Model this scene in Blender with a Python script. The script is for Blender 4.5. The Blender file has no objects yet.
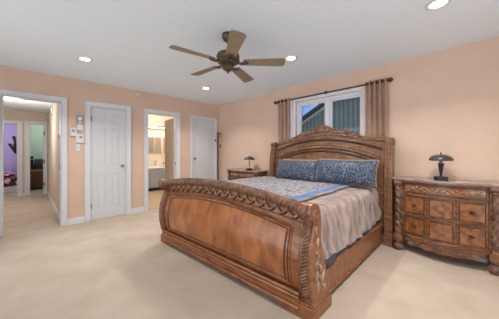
import bpy, bmesh, math, random
from mathutils import Vector, Matrix, noise
S = bpy.context.scene
COL = S.collection
PI = math.pi
random.seed(7)

# ---------------------------------------------------------------- camera, sky, exposure
FPX, CXP, HORY, CAMH = 225.0, 249.5, 152.5, 1.22
cam_d = bpy.data.cameras.new('camera'); cam = bpy.data.objects.new('camera', cam_d); COL.objects.link(cam)
cam_d.sensor_width = 36.0; cam_d.lens = 36.0 * FPX / 499.0
cam_d.shift_y = (HORY - 159.5) / 499.0
cam_d.clip_start = 0.05
cam.location = (0, 0, CAMH); cam.rotation_euler = (math.radians(90), 0, math.radians(45.4))
S.camera = cam
S.view_settings.view_transform = 'Standard'; S.view_settings.look = 'None'
S.view_settings.gamma = 1.0; S.view_settings.use_curve_mapping = False
S.view_settings.exposure = -0.05

W = bpy.data.worlds.new('sky'); S.world = W; W.use_nodes = True
nt = W.node_tree; nt.nodes.clear()
def N(nt, t, **kw):
    n = nt.nodes.new(t)
    for k, v in kw.items():
        if k in n.inputs: n.inputs[k].default_value = v
        else: setattr(n, k, v)
    return n
wo = N(nt, 'ShaderNodeOutputWorld'); bg = N(nt, 'ShaderNodeBackground', Strength=1.0)
tc = N(nt, 'ShaderNodeTexCoord'); sep = N(nt, 'ShaderNodeSeparateXYZ'); nz = N(nt, 'ShaderNodeTexNoise', Scale=4.5, Detail=5.0)
cr = N(nt, 'ShaderNodeValToRGB'); cr.color_ramp.elements[0].position = .45; cr.color_ramp.elements[1].position = .6
cr.color_ramp.elements[0].color = (.14, .38, .90, 1); cr.color_ramp.elements[1].color = (.85, .92, 1, 1)
mr = N(nt, 'ShaderNodeMapRange'); mr.inputs['From Min'].default_value = -.2; mr.inputs['From Max'].default_value = .4
mx = N(nt, 'ShaderNodeMix', data_type='RGBA')
SKY_W = 1.0
mx.inputs[6].default_value = (SKY_W * .97, SKY_W * .985, SKY_W, 1)
nt.links.new(tc.outputs['Generated'], sep.inputs[0]); nt.links.new(tc.outputs['Generated'], nz.inputs['Vector'])
nt.links.new(nz.outputs['Fac'], cr.inputs[0]); nt.links.new(sep.outputs['Y'], mr.inputs['Value'])
nt.links.new(mr.outputs[0], mx.inputs[0]); nt.links.new(cr.outputs[0], mx.inputs[7])
nt.links.new(mx.outputs[2], bg.inputs['Color']); nt.links.new(bg.outputs[0], wo.inputs[0])

def area_light(name, loc, rot, sx, sy, power, col=(1, 1, 1)):
    d = bpy.data.lights.new(name, 'AREA'); d.shape = 'RECTANGLE'; d.size = sx; d.size_y = sy; d.energy = power; d.color = col
    o = bpy.data.objects.new(name, d); COL.objects.link(o); o.location = loc; o.rotation_euler = rot
    return o
# added fill lights in place of daylight, through openings invented behind the photographer
area_light('back_fill', (-1.6, -4.6, .8), (math.radians(103), 0, 0), 7.5, 3.6, 215, (.97, .985, 1))
area_light('side_fill', (3.6, 1.6, .9), (math.radians(105), 0, math.radians(90)), 3.0, 2.6, 78, (.97, .985, 1))
DOWN_W = 16.0

# added fill lamp without a fixture, above the photographer, brightens floor and bed
for x_, y_, e_ in ((-.235, .95, 16),):
    o_ = area_light('disk_lamp', (x_, y_, 2.465), (0, 0, 0),   .1, .1, e_, (1, .96, .9)); o_.data.shape = 'DISK'; o_.data.spread = math.radians(140)

# ---------------------------------------------------------------- materials
def lin(c):
    return tuple(((v / 255) / 12.92 if v / 255 <= .04045 else ((v / 255 + .055) / 1.055) ** 2.4) for v in c) + (1,)
def mat(name, c, rough=.6, metal=0, var=0, vscale=20, bump=0, bscale=80, emit=0, spec=.5, c2=None, stretch=None, sheen=0, coat=0, detail=4, lo=.35, hi=.65):
    m = bpy.data.materials.new(name); m.use_nodes = True; t = m.node_tree; b = t.nodes['Principled BSDF']
    b.inputs['Base Color'].default_value = lin(c); b.inputs['Roughness'].default_value = rough; b.inputs['Metallic'].default_value = metal
    b.inputs['Specular IOR Level'].default_value = spec; b.inputs['Sheen Weight'].default_value = sheen; b.inputs['Coat Weight'].default_value = coat
    b.inputs['Coat Roughness'].default_value = .15
    co = N(t, 'ShaderNodeTexCoord'); mp = N(t, 'ShaderNodeMapping'); t.links.new(co.outputs['Object'], mp.inputs[0])
    if stretch: mp.inputs['Scale'].default_value = stretch
    if c2 or var:
        if not c2: c2 = tuple(max(0, v * (1 - var)) for v in c)
        n = N(t, 'ShaderNodeTexNoise', Scale=vscale, Detail=float(detail)); r = N(t, 'ShaderNodeValToRGB')
        r.color_ramp.elements[0].position = lo; r.color_ramp.elements[1].position = hi
        r.color_ramp.elements[0].color = lin(c2); r.color_ramp.elements[1].color = lin(c)
        t.links.new(mp.outputs[0], n.inputs['Vector']); t.links.new(n.outputs['Fac'], r.inputs[0]); t.links.new(r.outputs[0], b.inputs['Base Color'])
    if bump:
        n2 = N(t, 'ShaderNodeTexNoise', Scale=bscale, Detail=3.0); bp = N(t, 'ShaderNodeBump', Strength=bump, Distance=.01)
        t.links.new(mp.outputs[0], n2.inputs['Vector']); t.links.new(n2.outputs['Fac'], bp.inputs['Height']); t.links.new(bp.outputs[0], b.inputs['Normal'])
    if emit:
        b.inputs['Emission Color'].default_value = lin(c); b.inputs['Emission Strength'].default_value = emit
    return m
M = {}
M['wall'] = mat('peach_paint', (216, 187, 168), .85, bump=.05, bscale=150, c2=(209, 181, 163), vscale=2)
M['ceil'] = mat('ceiling_paint', (232, 243, 252), .9)
M['white'] = mat('white_trim_paint', (216, 220, 227), .45)
M['door'] = mat('white_door_paint', (208, 211, 214), .4)
M['hallwall'] = mat('beige_hall_paint', (208, 192, 178), .85)
M['carpet'] = mat('beige_carpet', (196, 181, 167), .95, c2=(183, 166, 148), vscale=3.4, bump=.6, bscale=260, detail=7, spec=.1, lo=.3, hi=.7)
M['tile'] = mat('bath_tile', (212, 184, 150), .4, var=.08, vscale=6)
M['chrome'] = mat('brushed_nickel', (150, 150, 152), .3, metal=1)
M['dark'] = mat('dark_metal', (46, 40, 38), .4, metal=.6)
M['bronze'] = mat('bronze_metal', (98, 68, 50), .38, metal=.7, var=.3, vscale=40)
def wood(name, a, b, c, rough=.35, stretch=(1, 1, 8), sc=6, coat=.25, bump=.05):
    m = mat(name, a, rough, coat=coat); t = m.node_tree; p = t.nodes['Principled BSDF']
    co = N(t, 'ShaderNodeTexCoord'); mp = N(t, 'ShaderNodeMapping'); mp.inputs['Scale'].default_value = stretch
    n = N(t, 'ShaderNodeTexNoise', Scale=float(sc), Detail=6.0, Distortion=.6); r = N(t, 'ShaderNodeValToRGB')
    e = r.color_ramp.elements; e[0].position = .3; e[0].color = lin(c); e[1].position = .72; e[1].color = lin(a)
    x = e.new(.5); x.color = lin(b)
    bp = N(t, 'ShaderNodeBump', Strength=bump, Distance=.005)
    t.links.new(co.outputs['Object'], mp.inputs[0]); t.links.new(mp.outputs[0], n.inputs['Vector'])
    t.links.new(n.outputs['Fac'], r.inputs[0]); t.links.new(r.outputs[0], p.inputs['Base Color'])
    t.links.new(n.outputs['Fac'], bp.inputs['Height']); t.links.new(bp.outputs[0], p.inputs['Normal'])
    return m
M['bedwood'] = wood('bed_wood', (158, 102, 64), (132, 82, 48), (94, 56, 33), stretch=(1.2, 6, 6), coat=.12)
M['burl'] = wood('burl_veneer', (172, 110, 66), (148, 90, 50), (116, 68, 38), stretch=(3.4, 1, 1.6), sc=2.6, rough=.32, coat=.18)
M['carved'] = wood('carved_wood', (142, 108, 86), (112, 80, 62), (80, 54, 42), stretch=(2, 2, 2), sc=8, rough=.5, coat=.05)
M['headwood'] = wood('headboard_wood', (144, 100, 70), (118, 80, 52), (84, 54, 36), stretch=(1.2, 6, 6), coat=.15)
M['chestwood'] = wood('chest_wood', (146, 100, 66), (118, 76, 48), (74, 46, 32), stretch=(1.5, 5, 5), coat=.15)
M['chestpanel'] = wood('chest_panel_wood', (164, 108, 64), (136, 84, 48), (92, 56, 34), stretch=(2.5, 2.5, 2.5), sc=5)
M['chesttop'] = wood('chest_top', (168, 148, 138), (148, 126, 116), (120, 96, 86), stretch=(2, 6, 6), rough=.18, coat=.6)
M['carvedlight'] = wood('pale_carving', (182, 150, 122), (150, 116, 90), (98, 70, 54), stretch=(3, 3, 3), sc=9, rough=.4, coat=.2)
M['groove'] = mat('groove_shadow', (52, 30, 22), .6)  # dark brown standing in for shade in grooves and below swags
M['mattress'] = mat('pale_blue_sheet', (176, 200, 228), .7, var=.06, vscale=14)
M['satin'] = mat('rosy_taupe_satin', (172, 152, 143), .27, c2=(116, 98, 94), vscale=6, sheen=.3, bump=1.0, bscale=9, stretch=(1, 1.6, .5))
M['satinlining'] = mat('dark_lining', (60, 52, 62), .7)
M['tanedge'] = mat('tan_satin', (172, 138, 104), .45, var=.15, vscale=15)
M['standwood'] = mat('dark_brown_lacquer', (58, 36, 30), .45)
M['fanwood'] = mat('fan_blade_wood', (150, 130, 108), .45, var=.12, vscale=8, stretch=(1, 8, 1))
M['fanmetal'] = mat('antique_brass', (100, 86, 70), .4, metal=.5, var=.25, vscale=30)
M['glass'] = mat('mirror_glass', (190, 190, 190), .05, metal=1)
M['lens'] = mat('lamp_lens', (255, 250, 240), .5, emit=9)
M['purple'] = mat('lilac_paint', (184, 172, 222), .8)
M['sage'] = mat('pale_green_paint', (190, 206, 196), .8)
M['cream'] = mat('bath_cream_paint', (240, 220, 196), .8)
M['blackpaint'] = mat('black_paint', (22, 22, 30), .6)
M['vanity'] = mat('grey_vanity_paint', (178, 184, 190), .45)
M['brown'] = mat('brown_cabinet', (112, 66, 38), .5, var=.2, vscale=10)
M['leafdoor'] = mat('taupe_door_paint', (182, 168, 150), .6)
M['plastic'] = mat('white_plastic', (218, 220, 222), .4)
M['greyplastic'] = mat('grey_plastic', (150, 154, 164), .4)
M['lampshade'] = mat('pewter_metal', (84, 82, 80), .35, metal=.6)
M['lampblack'] = mat('blue_black_metal', (44, 48, 56), .3, metal=.5)

def fabric_pattern(name, base, cols, scale, thr=.5, rough=.55):
    m = mat(name, base, rough, sheen=.2); t = m.node_tree; p = t.nodes['Principled BSDF']
    co = N(t, 'ShaderNodeTexCoord')
    vn = N(t, 'ShaderNodeTexNoise', Scale=scale * .6, Detail=2.0); vm = N(t, 'ShaderNodeVectorMath', operation='MULTIPLY_ADD')
    vm.inputs[1].default_value = (.09, .09, .09)
    t.links.new(co.outputs['Object'], vn.inputs['Vector']); t.links.new(vn.outputs['Color'], vm.inputs[0]); t.links.new(co.outputs['Object'], vm.inputs[2])
    v = N(t, 'ShaderNodeTexVoronoi', Scale=scale); v.feature = 'DISTANCE_TO_EDGE'; t.links.new(vm.outputs[0], v.inputs['Vector'])
    r = N(t, 'ShaderNodeValToRGB'); r.color_ramp.interpolation = 'LINEAR'
    e = r.color_ramp.elements; e[0].position = 0; e[0].color = lin(cols[0]); e[1].position = 1; e[1].color = lin(cols[-1])
    for i, (pos, c) in enumerate(cols[1:-1] if isinstance(cols[1][0], float) else []): x = e.new(pos); x.color = lin(c)
    t.links.new(v.outputs['Distance'], r.inputs[0]); t.links.new(r.outputs[0], p.inputs['Base Color'])
    return m
M['damask'] = fabric_pattern('navy_damask', (40, 56, 90), [(124, 134, 148), (.05, (52, 70, 98)), (.14, (22, 34, 58)), (.3, (16, 26, 48)), (.42, (60, 76, 104)), (34, 48, 78)], 24)
M['paisley'] = fabric_pattern('ivory_blue_paisley', (180, 176, 176), [(46, 48, 70), (.08, (96, 98, 116)), (.2, (176, 172, 170)), (.34, (164, 152, 138)), (.45, (70, 78, 106)), (140, 142, 152)], 18)
M['blueband'] = mat('blue_satin_band', (104, 140, 188), .35, c2=(80, 108, 158), vscale=9)
M['paleband'] = mat('pale_band', (206, 208, 214), .5)
M['bedspread'] = fabric_pattern('pink_black_print', (150, 40, 80), [(16, 12, 22), (.13, (30, 20, 34)), (.16, (220, 60, 110)), (.3, (240, 200, 210)), (240, 236, 240)], 6)
# striped curtain
m = mat('striped_curtain', (140, 104, 88), .5, sheen=.2); t = m.node_tree; p = t.nodes['Principled BSDF']
uvn = N(t, 'ShaderNodeUVMap'); wv = N(t, 'ShaderNodeTexWave', Scale=5.5, Distortion=.3); wv.bands_direction = 'X'
r = N(t, 'ShaderNodeValToRGB'); e = r.color_ramp.elements; e[0].color = lin((100, 66, 56)); e[0].position = .3; e[1].color = lin((214, 180, 156)); e[1].position = .8
t.links.new(uvn.outputs[0], wv.inputs['Vector']); t.links.new(wv.outputs['Fac'], r.inputs[0]); t.links.new(r.outputs[0], p.inputs['Base Color'])
M['curtain'] = m
M['sheer'] = mat('sheer_liner', (222, 206, 204), .8)
# window glass
m = bpy.data.materials.new('window_glass'); m.use_nodes = True; t = m.node_tree; t.nodes.clear()
o_ = N(t, 'ShaderNodeOutputMaterial'); tr = N(t, 'ShaderNodeBsdfTransparent'); tr.inputs[0].default_value = (.93, .95, .97, 1); gl = N(t, 'ShaderNodeBsdfGlossy', Roughness=.02)
ms = N(t, 'ShaderNodeMixShader'); ms.inputs[0].default_value = .015
t.links.new(tr.outputs[0], ms.inputs[1]); t.links.new(gl.outputs[0], ms.inputs[2]); t.links.new(ms.outputs[0], o_.inputs[0]); M['pane'] = m
# vertical siding
m = mat('vertical_siding', (112, 122, 128), .7); t = m.node_tree; p = t.nodes['Principled BSDF']
co = N(t, 'ShaderNodeTexCoord'); wv = N(t, 'ShaderNodeTexWave', Scale=2.2); wv.bands_direction = 'X'
r = N(t, 'ShaderNodeValToRGB'); e = r.color_ramp.elements; e[0].color = lin((80, 92, 96)); e[0].position = .06; e[1].color = lin((116, 130, 132)); e[1].position = .2
t.links.new(co.outputs['Object'], wv.inputs['Vector']); t.links.new(wv.outputs['Fac'], r.inputs[0]); t.links.new(r.outputs[0], p.inputs['Base Color'])
M['siding'] = m
M['roofedge'] = mat('roof_fascia', (190, 196, 202), .6)
M['shingle'] = mat('dark_shingle', (76, 78, 84), .8)
M['concrete'] = mat('concrete', (160, 160, 158), .9, var=.1)

# ---------------------------------------------------------------- mesh helpers
def B(): return bmesh.new()
def box(bm, x0, x1, y0, y1, z0, z1):
    v = [bm.verts.new((x, y, z)) for z in (z0, z1) for y in (y0, y1) for x in (x0, x1)]
    for f in ((0, 2, 3, 1), (4, 5, 7, 6), (0, 1, 5, 4), (2, 6, 7, 3), (0, 4, 6, 2), (1, 3, 7, 5)): bm.faces.new([v[i] for i in f])
def grid(bm, fn, nu, nv, wrap_u=False, cap=False, uv=False):
    vs = [[bm.verts.new(fn(i / nu, j / nv)) for j in range(nv + 1)] for i in range(nu + (0 if wrap_u else 1))]
    L = bm.loops.layers.uv.verify() if uv else None
    n = len(vs)
    for i in range(nu):
        for j in range(nv):
            f = bm.faces.new((vs[i][j], vs[(i + 1) % n][j], vs[(i + 1) % n][j + 1], vs[i][j + 1]))
            if uv:
                for l, (a, b) in zip(f.loops, ((i, j), (i + 1, j), (i + 1, j + 1), (i, j + 1))): l[L].uv = (a / nu, b / nv)
    if cap and wrap_u:
        bm.faces.new([vs[i][0] for i in range(n)][::-1]); bm.faces.new([vs[i][-1] for i in range(n)])
    return vs
def slab(bm, fn, th, nu, nv):
    """closed shell: surface fn(u,v) front, copy offset by vector th behind"""
    th = Vector(th)
    a = [[bm.verts.new(fn(i / nu, j / nv)) for j in range(nv + 1)] for i in range(nu + 1)]
    b = [[bm.verts.new(Vector(fn(i / nu, j / nv)) + th) for j in range(nv + 1)] for i in range(nu + 1)]
    for i in range(nu):
        for j in range(nv):
            bm.faces.new((a[i][j], a[i + 1][j], a[i + 1][j + 1], a[i][j + 1])); bm.faces.new((b[i][j], b[i][j + 1], b[i + 1][j + 1], b[i + 1][j]))
    for i in range(nu):
        bm.faces.new((a[i][0], b[i][0], b[i + 1][0], a[i + 1][0])); bm.faces.new((a[i][nv], a[i + 1][nv], b[i + 1][nv], b[i][nv]))
    for j in range(nv):
        bm.faces.new((a[0][j], a[0][j + 1], b[0][j + 1], b[0][j])); bm.faces.new((a[nu][j], b[nu][j], b[nu][j + 1], a[nu][j + 1]))
def tube(bm, pts, r, n=8, closed=False, rf=None, squash=None):
    pts = [Vector(p) for p in pts]; m = len(pts); rings = []
    prev = None
    for i, p in enumerate(pts):
        if closed: d = pts[(i + 1) % m] - pts[i - 1]
        else: d = pts[min(i + 1, m - 1)] - pts[max(i - 1, 0)]
        d.normalize()
        if prev is None:
            up = Vector((0, 0, 1)) if abs(d.z) < .9 else Vector((0, 1, 0))
            a = d.cross(up).normalized()
        else: a = (prev - d * prev.dot(d)).normalized()
        prev = a; b = d.cross(a)
        ring = []
        for k in range(n):
            th = 2 * PI * k / n
            rr = r if rf is None else rf(i / (m - 1), th)
            ring.append(bm.verts.new(p + a * rr * math.cos(th) + b * rr * math.sin(th) * (squash or 1)))
        rings.append(ring)
    for i in range(m if closed else m - 1):
        A, C = rings[i], rings[(i + 1) % m]
        for k in range(n): bm.faces.new((A[k], A[(k + 1) % n], C[(k + 1) % n], C[k]))
    if not closed: bm.faces.new(rings[0][::-1]); bm.faces.new(rings[-1])
def lathe(bm, prof, c=(0, 0, 0), n=20, rf=None):
    rings = []
    for r, z in prof:
        rings.append([bm.verts.new((c[0] + (r * (rf(z, 2 * PI * k / n) if rf else 1)) * math.cos(2 * PI * k / n), c[1] + (r * (rf(z, 2 * PI * k / n) if rf else 1)) * math.sin(2 * PI * k / n), c[2] + z)) for k in range(n)])
    for A, C in zip(rings, rings[1:]):
        for k in range(n): bm.faces.new((A[k], A[(k + 1) % n], C[(k + 1) % n], C[k]))
    bm.faces.new(rings[0][::-1]); bm.faces.new(rings[-1])
def prism(bm, poly, ax, a0, a1):
    """poly of 2-D points, extruded along axis ax (x: (y,z), y: (x,z), z: (x,y))"""
    def P(p, a): return {'x': (a, p[0], p[1]), 'y': (p[0], a, p[1]), 'z': (p[0], p[1], a)}[ax]
    A = [bm.verts.new(P(p, a0)) for p in poly]; C = [bm.verts.new(P(p, a1)) for p in poly]
    n = len(poly)
    bm.faces.new(A[::-1]); bm.faces.new(C)
    for k in range(n): bm.faces.new((A[k], A[(k + 1) % n], C[(k + 1) % n], C[k]))
def ell(bm, c, r, rot=None, sub=2):
    mt = Matrix.Translation(c) @ (rot.to_4x4() if rot else Matrix()) @ Matrix.Diagonal((r[0], r[1], r[2], 1))
    bmesh.ops.create_icosphere(bm, subdivisions=sub, radius=1, matrix=mt)
def ring(bm, c, R_, r, axis='z', n=20, k=8):
    pts = []
    for i in range(n):
        a = 2 * PI * i / n
        pts.append({'z': (c[0] + R_ * math.cos(a), c[1] + R_ * math.sin(a), c[2]), 'x': (c[0], c[1] + R_ * math.cos(a), c[2] + R_ * math.sin(a)), 'y': (c[0] + R_ * math.cos(a), c[1], c[2] + R_ * math.sin(a))}[axis])
    tube(bm, pts, r, k, closed=True)
def obj(name, bm, m, parent=None, smooth=False, bevel=0, angle=35):
    bmesh.ops.recalc_face_normals(bm, faces=bm.faces[:])
    me = bpy.data.meshes.new(name); bm.to_mesh(me); bm.free()
    me.materials.append(m)
    if smooth:
        for p in me.polygons: p.use_smooth = True
        try: me.set_sharp_from_angle(angle=math.radians(angle))
        except Exception: pass
    o = bpy.data.objects.new(name, me); COL.objects.link(o)
    if parent: o.parent = parent
    if bevel:
        b = o.modifiers.new('bevel', 'BEVEL'); b.width = bevel; b.segments = 2; b.limit_method = 'ANGLE'
    return o
def tag(o, label, cat, group=None, kind=None):
    o['label'] = label; o['category'] = cat
    if group: o['group'] = group
    if kind: o['kind'] = kind
    return o
def thing(name, label, cat, loc=(0, 0, 0), rz=0, group=None):
    o = bpy.data.objects.new(name, None); COL.objects.link(o); o.empty_display_size = .1
    o.location = loc; o.rotation_euler = (0, 0, rz); return tag(o, label, cat, group)
def struct(name, bm, m, parent=None, **kw):
    o = obj(name, bm, m, parent, **kw)
    if not parent: o['kind'] = 'structure'
    return o
def copy_tree(o, parent=None):
    c = o.copy(); COL.objects.link(c); c.parent = parent
    for ch in [q for q in bpy.data.objects if q.parent == o]: copy_tree(ch, c)
    return c

# ---------------------------------------------------------------- the room shell
XL, YW, ZC = -4.85, 3.62, 2.48
XR, YB = 1.6, -1.6
bm = B(); box(bm, XL - .12, XR + .12, YB - .12, YW + .12, -.1, 0); box(bm, -12.2, XL - .12, -2.2, 1.35, -.1, 0); struct('floor', bm, M['carpet'])
bm = B(); box(bm, -8.2, XL - .12, 1.5, 4.0, -.1, .002); struct('floor_bathroom', bm, M['tile'])
bm = B(); box(bm, XL - .12, XR + .12, YB - .12, YW + .12, ZC, ZC + .1); struct('ceiling', bm, M['ceil'])
def wall_x(bm, x0, x1, ya, yb, z1, holes):
    """wall of constant x between ya and yb with holes (y0,y1,z0,z1)"""
    y = ya
    for (h0, h1, g0, g1) in sorted(holes):
        box(bm, x0, x1, y, h0, 0, z1)
        if g0 > 0: box(bm, x0, x1, h0, h1, 0, g0)
        if g1 < z1: box(bm, x0, x1, h0, h1, g1, z1)
        y = h1
    box(bm, x0, x1, y, yb, 0, z1)
def wall_y(bm, y0, y1, xa, xb, z1, holes):
    x = xa
    for (h0, h1, g0, g1) in sorted(holes):
        box(bm, x, h0, y0, y1, 0, z1)
        if g0 > 0: box(bm, h0, h1, y0, y1, 0, g0)
        if g1 < z1: box(bm, h0, h1, y0, y1, g1, z1)
        x = h1
    box(bm, x, xb, y0, y1, 0, z1)
HALL = (-.27, .40); D1 = (.79, 1.39); BATH = (1.79, 2.44); D2 = (2.83, 3.51)
bm = B(); wall_x(bm, XL - .12, XL, YB, YW, ZC, [(HALL[0], HALL[1], 0, 2.06), (D1[0], D1[1], 0, 2.06), (BATH[0], BATH[1], 0, 2.06), (D2[0], D2[1], 0, 2.07)])
struct('wall_left', bm, M['wall'])
WIN = (-2.42, -1.20, 1.15, 2.17)
bm = B(); wall_y(bm, YW, YW + .14, XL - .12, XR + .12, ZC, [WIN]); struct('wall_headboard', bm, M['wall'])
bm = B(); wall_x(bm, XR, XR + .12, YB, YW, ZC, [(.5, 2.7, .0, 2.2)]); struct('wall_right', bm, M['wall'])
bm = B(); wall_y(bm, YB - .12, YB, XL - .12, XR + .12, ZC, [(-4.0, .9, .0, 2.3)]); struct('wall_back', bm, M['wall'])
# frames of unseen openings added behind the photographer to let light in
bm = B()
for x in (-4.0, -1.58, .84): box(bm, x, x + .06, YB - .09, YB - .03, 0, 2.3)
box(bm, -4.0, .9, YB - .09, YB - .03, 2.24, 2.3); struct('added_frame_back', bm, M['white'])
bm = B()
for y in (.5, 1.57, 2.64): box(bm, XR + .03, XR + .09, y, y + .06, 0, 2.2)
box(bm, XR + .03, XR + .09, .5, 2.7, 0, .06); box(bm, XR + .03, XR + .09, .5, 2.7, 2.14, 2.2); struct('added_frame_side', bm, M['white'])

# casings around the four openings of the left wall
def casing(name, y0, y1, zt, w=.072, wr=None):
    wr = wr or w
    bm = B(); x0, x1 = XL, XL + .02
    box(bm, x0, x1, y0 - w, y0, 0, zt + w); box(bm, x0, x1, y1, y1 + wr, 0, zt + w); box(bm, x0, x1, y0, y1, zt, zt + w)
    for a, b in ((y0 - w, y0 - w + .016), (y1 + wr - .016, y1 + wr)): box(bm, x1, x1 + .008, a, b, 0, zt + w)
    box(bm, x1, x1 + .008, y0 - w + .016, y1 + wr - .016, zt + w - .016, zt + w)
    # jamb lining
    box(bm, XL - .13, x0, y0, y0 + .015, 0, zt); box(bm, XL - .13, x0, y1 - .015, y1, 0, zt); box(bm, XL - .13, x0, y0 + .015, y1 - .015, zt - .015, zt)
    return struct(name, bm, M['white'], bevel=.003)
casing('trim_1', *HALL, 2.06); casing('trim_2', *D1, 2.06); casing('trim_3', *BATH, 2.06); casing('trim_4', *D2, 2.07, .04, .04)
# baseboards
def bb_left(name, a, b):
    bm = B(); box(bm, XL, XL + .014, a, b, 0, .085); box(bm, XL, XL + .008, a, b, .085, .1); struct(name, bm, M['white'])
bm = B()
for a, b in ((-1.6, -.345), (.475, .715), (1.465, 1.715), (2.515, 2.785), (3.555, 3.60)):
    box(bm, XL, XL + .014, a, b, 0, .085); box(bm, XL, XL + .008, a, b, .085, .1)
struct('baseboard_left', bm, M['white'])
bm = B(); box(bm, XL, XR, YW - .014, YW, 0, .085); box(bm, XL, XR, YW - .008, YW, .085, .1); struct('baseboard_headboard', bm, M['white'])

# six panel door in the plane x = const
def sixpanel(bm, w, h, t=.035):
    """local: x along the width 0..w, y thickness -t..0 (front at y = 0 .. +), z up"""
    st, mid = .11 * w / .6, .1 * w / .6
    pw = (w - 2 * st - mid) / 2
    rows = [(.10 * h, .40 * h), (.48 * h, .82 * h), (.865 * h, .955 * h)]
    box(bm, 0, w, -t, -.008, 0, h)
    # stiles and rails
    box(bm, 0, st, -.008, 0, 0, h); box(bm, w - st, w, -.008, 0, 0, h); box(bm, st + pw, st + pw + mid, -.008, 0, 0, h)
    z = 0
    for a, b in rows + [(h, h)]:
        for x in (st, st + pw + mid): box(bm, x, x + pw, -.008, 0, z, a)
        z = b
    for a, b in rows:
        for x in (st, st + pw + mid):
            g = .028
            vs = []
            for (dx, yy) in ((.012, -.008), (g, -.001)):
                vs.append([bm.verts.new(p) for p in ((x + dx, yy, a + dx), (x + pw - dx, yy, a + dx), (x + pw - dx, yy, b - dx), (x + dx, yy, b - dx))])
            for k in range(4): bm.faces.new((vs[0][k], vs[0][(k + 1) % 4], vs[1][(k + 1) % 4], vs[1][k]))
            bm.faces.new(vs[1])
def knob(parent, x, z, m=None):
    bm = B()
    prof = [(.026, 0), (.026, .006), (.01, .01), (.009, .03), (.02, .036), (.026, .048), (.022, .06), (.008, .064)]
    n = 14; rings = []
    for r, d in prof: rings.append([bm.verts.new((x + r * math.cos(2 * PI * k / n), d, z + r * math.sin(2 * PI * k / n))) for k in range(n)])
    for A, C in zip(rings, rings[1:]):
        for k in range(n): bm.faces.new((A[k], A[(k + 1) % n], C[(k + 1) % n], C[k]))
    bm.faces.new(rings[-1])
    obj('door_handle', bm, m or M['chrome'], parent, smooth=True)
def hinges(parent, x, zs, m=None):
    for z in zs:
        bm = B(); tube(bm, [(x, .012, z - .045), (x, .012, z + .045)], .008, 8); box(bm, x, x + .02, 0, .004, z - .045, z + .045)
        obj('hinge', bm, m or M['dark'], parent)
def door(name, y0, y1, h, knob_at_high, x=XL - .02, wall=True, m=None):
    bm = B(); w = y1 - y0; sixpanel(bm, w, h)
    o = struct(name, bm, m or M['door'])
    # local x -> +y world, local y -> -... front must face +x :  rotate so that local x = -y
    o.location = (x, y1, .006); o.rotation_euler = (0, 0, -PI / 2)
    knob(o, .06 if knob_at_high else w - .06, .955)
    return o
d1 = door('door_1', D1[0] + .017, D1[1] - .017, 2.035, True); hinges(d1, D1[1] - D1[0] - .036, (1.82, .25))
d2 = door('door_2', D2[0] + .017, D2[1] - .017, 2.045, False)
for ch in [c for c in bpy.data.objects if c.parent == d2 and c.name.startswith('door_handle')]: ch.location.z = .11
# open leaf of the hall door swung into the bedroom, seen nearly edge on
bm = B(); sixpanel(bm, .60, 2.03); o = struct('door_3', bm, M['door']); o.location = (-4.82, -.295, .006); o.rotation_euler = (0, 0, .055)
# strike plates on the hall jamb
bm = B(); box(bm, XL - .07, XL - .045, HALL[1] - .019, HALL[1] - .0145, .93, 1.0); tag(obj('strike_plate', bm, M['dark']), 'small dark metal strike plate on the right jamb of the wide hall opening', 'strike plate')

# ---------------------------------------------------------------- hallway behind the wide opening
XH = -8.9; ZH = 2.37
bm = B(); wall_y(bm, HALL[1] + .02, HALL[1] + .12, XH, XL - .12, ZC, []); struct('wall_hall_right', bm, M['hallwall'])
bm = B(); wall_y(bm, -1.7, -1.6, -12, XL - .12, ZC, []); struct('wall_hall_left', bm, M['hallwall'])
PD = (-.95, -.205); VD = (.05, .325)
bm = B(); wall_x(bm, XH - .1, XH, -1.6, .42, ZH, [(PD[0], PD[1], 0, 2.0), (VD[0], VD[1], 0, 2.03)]); struct('wall_hall_end', bm, M['hallwall'])
bm = B(); box(bm, XH - .1, XL - .12, -1.7, .42, ZH, ZH + .1); struct('ceiling_hall', bm, M['ceil'])
bm = B()
box(bm, XH, XH + .02, PD[1], PD[1] + .10, 0, 2.09); box(bm, XH, XH + .02, PD[0] - .09, PD[0], 0, 2.09); box(bm, XH, XH + .02, PD[0], PD[1], 2.0, 2.09)
struct('trim_5', bm, M['white'])
bm = B()
box(bm, XH, XH + .02, VD[1], VD[1] + .08, 0, 2.11); box(bm, XH, XH + .02, VD[0] - .11, VD[0], 0, 2.11); box(bm, XH, XH + .02, VD[0], VD[1], 2.03, 2.11)
tr6 = struct('trim_6', bm, M['white'])
for z in (1.78, .95, .3):
    bm = B(); box(bm, XH + .02, XH + .03, VD[1] + .005, VD[1] + .03, z - .05, z + .05); obj('hinge', bm, M['dark'], tr6)
bm = B(); box(bm, XH, XL - .13, HALL[1] + .006, HALL[1] + .02, 0, .09); box(bm, XH, XH + .014, -.10, -.06, 0, .09); struct('baseboard_hall', bm, M['white'])
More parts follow.
